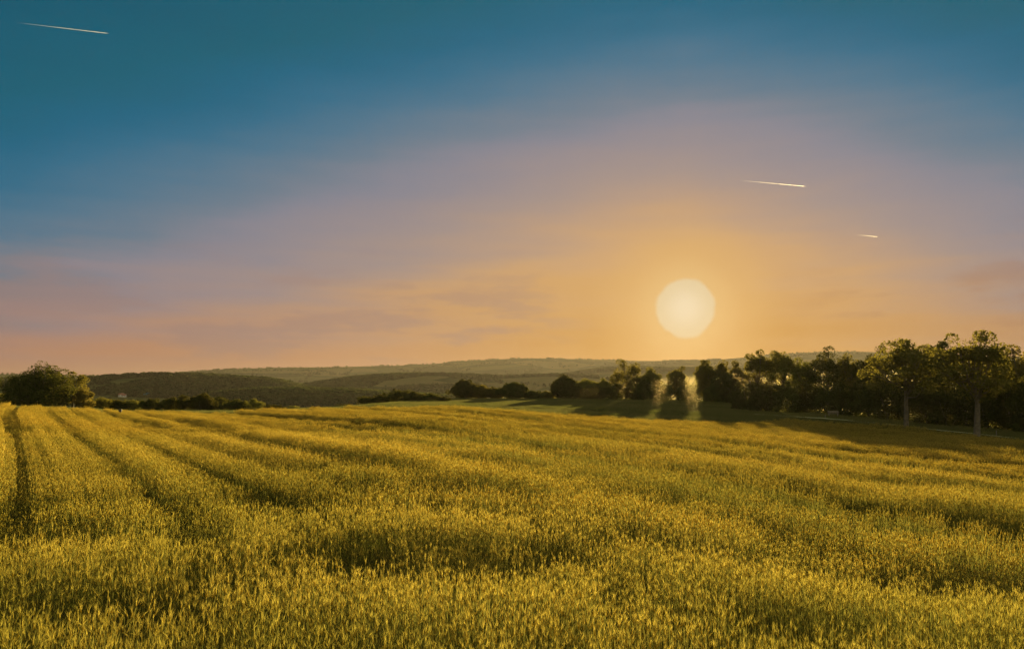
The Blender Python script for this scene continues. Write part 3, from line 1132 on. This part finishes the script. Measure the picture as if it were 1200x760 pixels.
nh = 90000
ha = R.uniform(-.66, .66, nh); hr = np.sqrt(R.uniform(900 ** 2, 4700 ** 2, nh))
hx, hy = hr * np.sin(ha), hr * np.cos(ha)
hk = (np.abs(vnoise(hx / 190 + hy / 700, hy / 260, 71) - .5) < .028) | (np.abs(vnoise(hx / 420, hy / 150 - hx / 900, 72) - .5) < .014)
hx, hy = hx[hk], hy[hk]
hs = 6 * R.uniform(.5, 1.4, len(hx))
scatter('hedgerows', np.stack([hx, hy, height(hx, hy) - .5], 1), R.uniform(0, 6.28, len(hx)), np.stack([hs * 1.3, hs * 1.3, hs], 1),
        R.random(len(hx)), R.integers(0, 4, len(hx)), FS, 'dark hedgerows dividing the far meadows on the hills', 'hedges')


# ------------------------------------------------------------------ small things
def house(px, py, r_guess, w, roofmat, label):
    # walk the view ray until it meets the hillside
    for r in np.arange(740, 2200, 4.0):
        p = at(px, py, r)
        if hz1(p[0], p[1]) > p[2]:
            break
    x, y = p[0], p[1]
    z = hz1(x, y)
    w = w * .62
    e = link('house', None)
    e.location = (x, y, z)
    rz = R.uniform(-.5, .5)
    e.rotation_euler = (0, 0, rz)
    d, h, rh = w * .7, w * .45, w * .32
    mb = MB()
    mb.box((0, 0, h / 2 - .5), (w, d, h + 1))
    mb.add([(-w / 2, -d / 2, h), (-w / 2, d / 2, h), (-w / 2, 0, h + rh), (w / 2, -d / 2, h), (w / 2, d / 2, h), (w / 2, 0, h + rh)], [(0, 2, 1), (3, 4, 5)])
    wl = link('wall', mb.mesh('house_wall'), MAT['house_wall'], e)
    rb = MB()
    ov = .5
    for s in (-1, 1):
        a = np.array([(-w / 2 - ov, s * (d / 2 + ov), h - .3), (w / 2 + ov, s * (d / 2 + ov), h - .3), (w / 2 + ov, 0, h + rh + .05), (-w / 2 - ov, 0, h + rh + .05)])
        b = a + np.array([0, 0, .3])
        rb.add(np.concatenate([a, b]), [(0, 1, 2, 3), (4, 7, 6, 5), (0, 4, 5, 1), (1, 5, 6, 2), (2, 6, 7, 3), (3, 7, 4, 0)])
    link('roof', rb.mesh('house_roof'), MAT[roofmat], e)
    for k in (-.28, .28):
        wb = MB()
        wb.box((k * w, -d / 2 - .03, h * .55), (1.1, .08, 1.3))
        link('window', wb.mesh('house_window'), MAT['window_glass'], e)
    tag(e, label, 'house', 'village houses in the valley')


house(142, 464.5, 1100, 11, 'house_roof', 'broad white village house directly above the low hedge bush')
house(146, 465, 1100, 9, 'house_roof', 'small white house close beside the broad white one')
house(158.5, 464.5, 1100, 7, 'blue_roof', 'tiny pale blue roof left of the bigger blue roof')
house(172, 465, 1100, 13, 'blue_roof', 'house with the biggest bright blue roof in the valley')
house(209, 462.5, 1100, 8, 'house_roof', 'white house at the foot of the left wooded slope')
house(223, 461.5, 1100, 8, 'house_roof', 'white house farthest right in the village, above the hedge')

# track along the foot of the wood
tp = [(900, 152), (925, 150), (980, 146), (1060, 141), (1130, 134), (1200, 127), (1260, 123)]
pxs = np.linspace(880, 1300, 120)
rs = np.interp(pxs, [a for a, b in tp], [b for a, b in tp])
vt = []
for a, r in zip(pxs, rs):
    for rr in (r - 1.3, r - .45, r + .45, r + 1.3):
        p = at(a, EYE_Y, rr)
        vt.append((p[0], p[1], 0))
vt = np.array(vt)
vt[:, 2] = height(vt[:, 0], vt[:, 1]) + .16
fc = [(i * 4 + j, i * 4 + j + 1, (i + 1) * 4 + j + 1, (i + 1) * 4 + j) for i in range(len(pxs) - 1) for j in range(3)]
mb = MB(); mb.add(vt, fc)
path = link('path', mb.mesh('path', True), MAT['track_grass'])
tag(path, 'pale mown track running along the foot of the wood', 'path', kind='structure')


def bench(px, r):
    p = at(px, EYE_Y, r)
    x, y = p[0], p[1]
    e = link('bench', None)
    e.location = (x, y, hz1(x, y) + .1)
    e.rotation_euler = (0, 0, -math.atan2(x, y) + .15)
    s = MB()
    for k in range(3): s.box((0, -.16 + .16 * k, .46), (1.9, .13, .045))
    link('seat', s.mesh('bench_seat'), MAT['old_wood'], e)
    b = MB()
    for k in range(3): b.box((0, .26 + .03 * k, .64 + .15 * k), (1.9, .04, .12))
    link('backrest', b.mesh('bench_back'), MAT['old_wood'], e)
    for k in (-.75, .75):
        l = MB()
        l.box((k, -.17, .2), (.08, .08, .47)); l.box((k, .22, .2), (.08, .08, .47)); l.box((k, .03, .41), (.07, .48, .05)); l.box((k, .31, .72), (.07, .05, .55))
        link('leg', l.mesh('bench_leg'), MAT['old_wood'], e)
    tag(e, 'weathered wooden bench on the grass in front of the wood', 'bench')


bench(975.5, 155)


def marker(px, py, r, h, mat, label, name='marker_post'):
    p = at(px, EYE_Y, r)
    z = hz1(p[0], p[1])
    mb = MB()
    mb.tube([(0, 0, -.2), (0, 0, h * .5), (0, 0, h - .06), (0, 0, h)], [.07, .065, .06, .02], 8)
    o = link(name, mb.mesh(name), MAT[mat])
    o.location = (p[0], p[1], z)
    tag(o, label, 'post')


def stake():
    p = at(142, EYE_Y, 92)
    z = hz1(p[0], p[1])
    mb = MB()
    mb.box((0, 0, .55), (.10, .10, 1.15))
    mb.box((0, 0, 1.2), (.3, .10, .3))
    o = link('marker_stake', mb.mesh('marker_stake'), MAT['dark_wood'])
    o.location = (p[0], p[1], z)
    tag(o, 'small dark stake standing up out of the barley near the hedge', 'stake')


stake()
marker(966, 489, 149, .7, 'old_wood', 'short pale post beside the track left of the bench')
marker(1165, 505, 132, .9, 'old_wood', 'short pale post on the track right of the second lone trunk')


# contrails, high above the haze
cm = bpy.data.materials.new('contrail_ice')
cm.use_nodes = True
t = NT(cm.node_tree)
o_ = t.n('ShaderNodeOutputMaterial')
tcn = t.n('ShaderNodeAttribute', attribute_name='thick')
df = t.n('ShaderNodeBsdfDiffuse'); df.inputs[0].default_value = (.9, .9, .9, 1)
tl = t.n('ShaderNodeBsdfTranslucent'); tl.inputs[0].default_value = (.9, .9, .9, 1)
mx = t.n('ShaderNodeMixShader'); mx.inputs[0].default_value = .6
t.put(mx.inputs[1], df.outputs[0]); t.put(mx.inputs[2], tl.outputs[0])
tp_ = t.n('ShaderNodeBsdfTransparent')
m2 = t.n('ShaderNodeMixShader')
t.put(m2.inputs[0], tcn.outputs['Fac'])
t.put(m2.inputs[1], tp_.outputs[0]); t.put(m2.inputs[2], mx.outputs[0])
t.put(o_.inputs[0], m2.outputs[0])


def contrail(a, b, r, rad, peak, label):
    p0, p1 = at(*a, r), at(*b, r)
    n = 40
    k = 8
    pts = [p0 + (p1 - p0) * i / (n - 1) for i in range(n)]
    f = np.linspace(0, 1, n)
    prof = np.minimum(1, f / .75) ** .8 * np.clip((1 - f) / .05, 0.15, 1)
    rr = rad * (.5 + .5 * prof) * (1 + .25 * R.normal(0, 1, n).clip(-1, 1))
    mb = MB()
    c = np.mean(pts, 0)
    mb.tube([p - c for p in pts], rr, k, cap=True)
    me = mb.mesh('contrail', True)
    at_ = me.attributes.new('thick', 'FLOAT', 'POINT')
    at_.data.foreach_set('value', np.repeat(prof * peak, k).astype(np.float32))
    o = link('contrail', me, cm)
    o.location = c
    tag(o, label, 'contrail', 'contrails in the sky')


contrail((18, 26.5), (128, 39.5), 24000, 8, .17, 'long thin white contrail high in the blue at upper left')
contrail((868, 211.5), (945, 218.5), 32000, 11, .33, 'bright medium contrail above and right of the sun')
contrail((1004, 275), (1029, 277.5), 42000, 13, .26, 'very short contrail low in the sky, the smallest of the three')
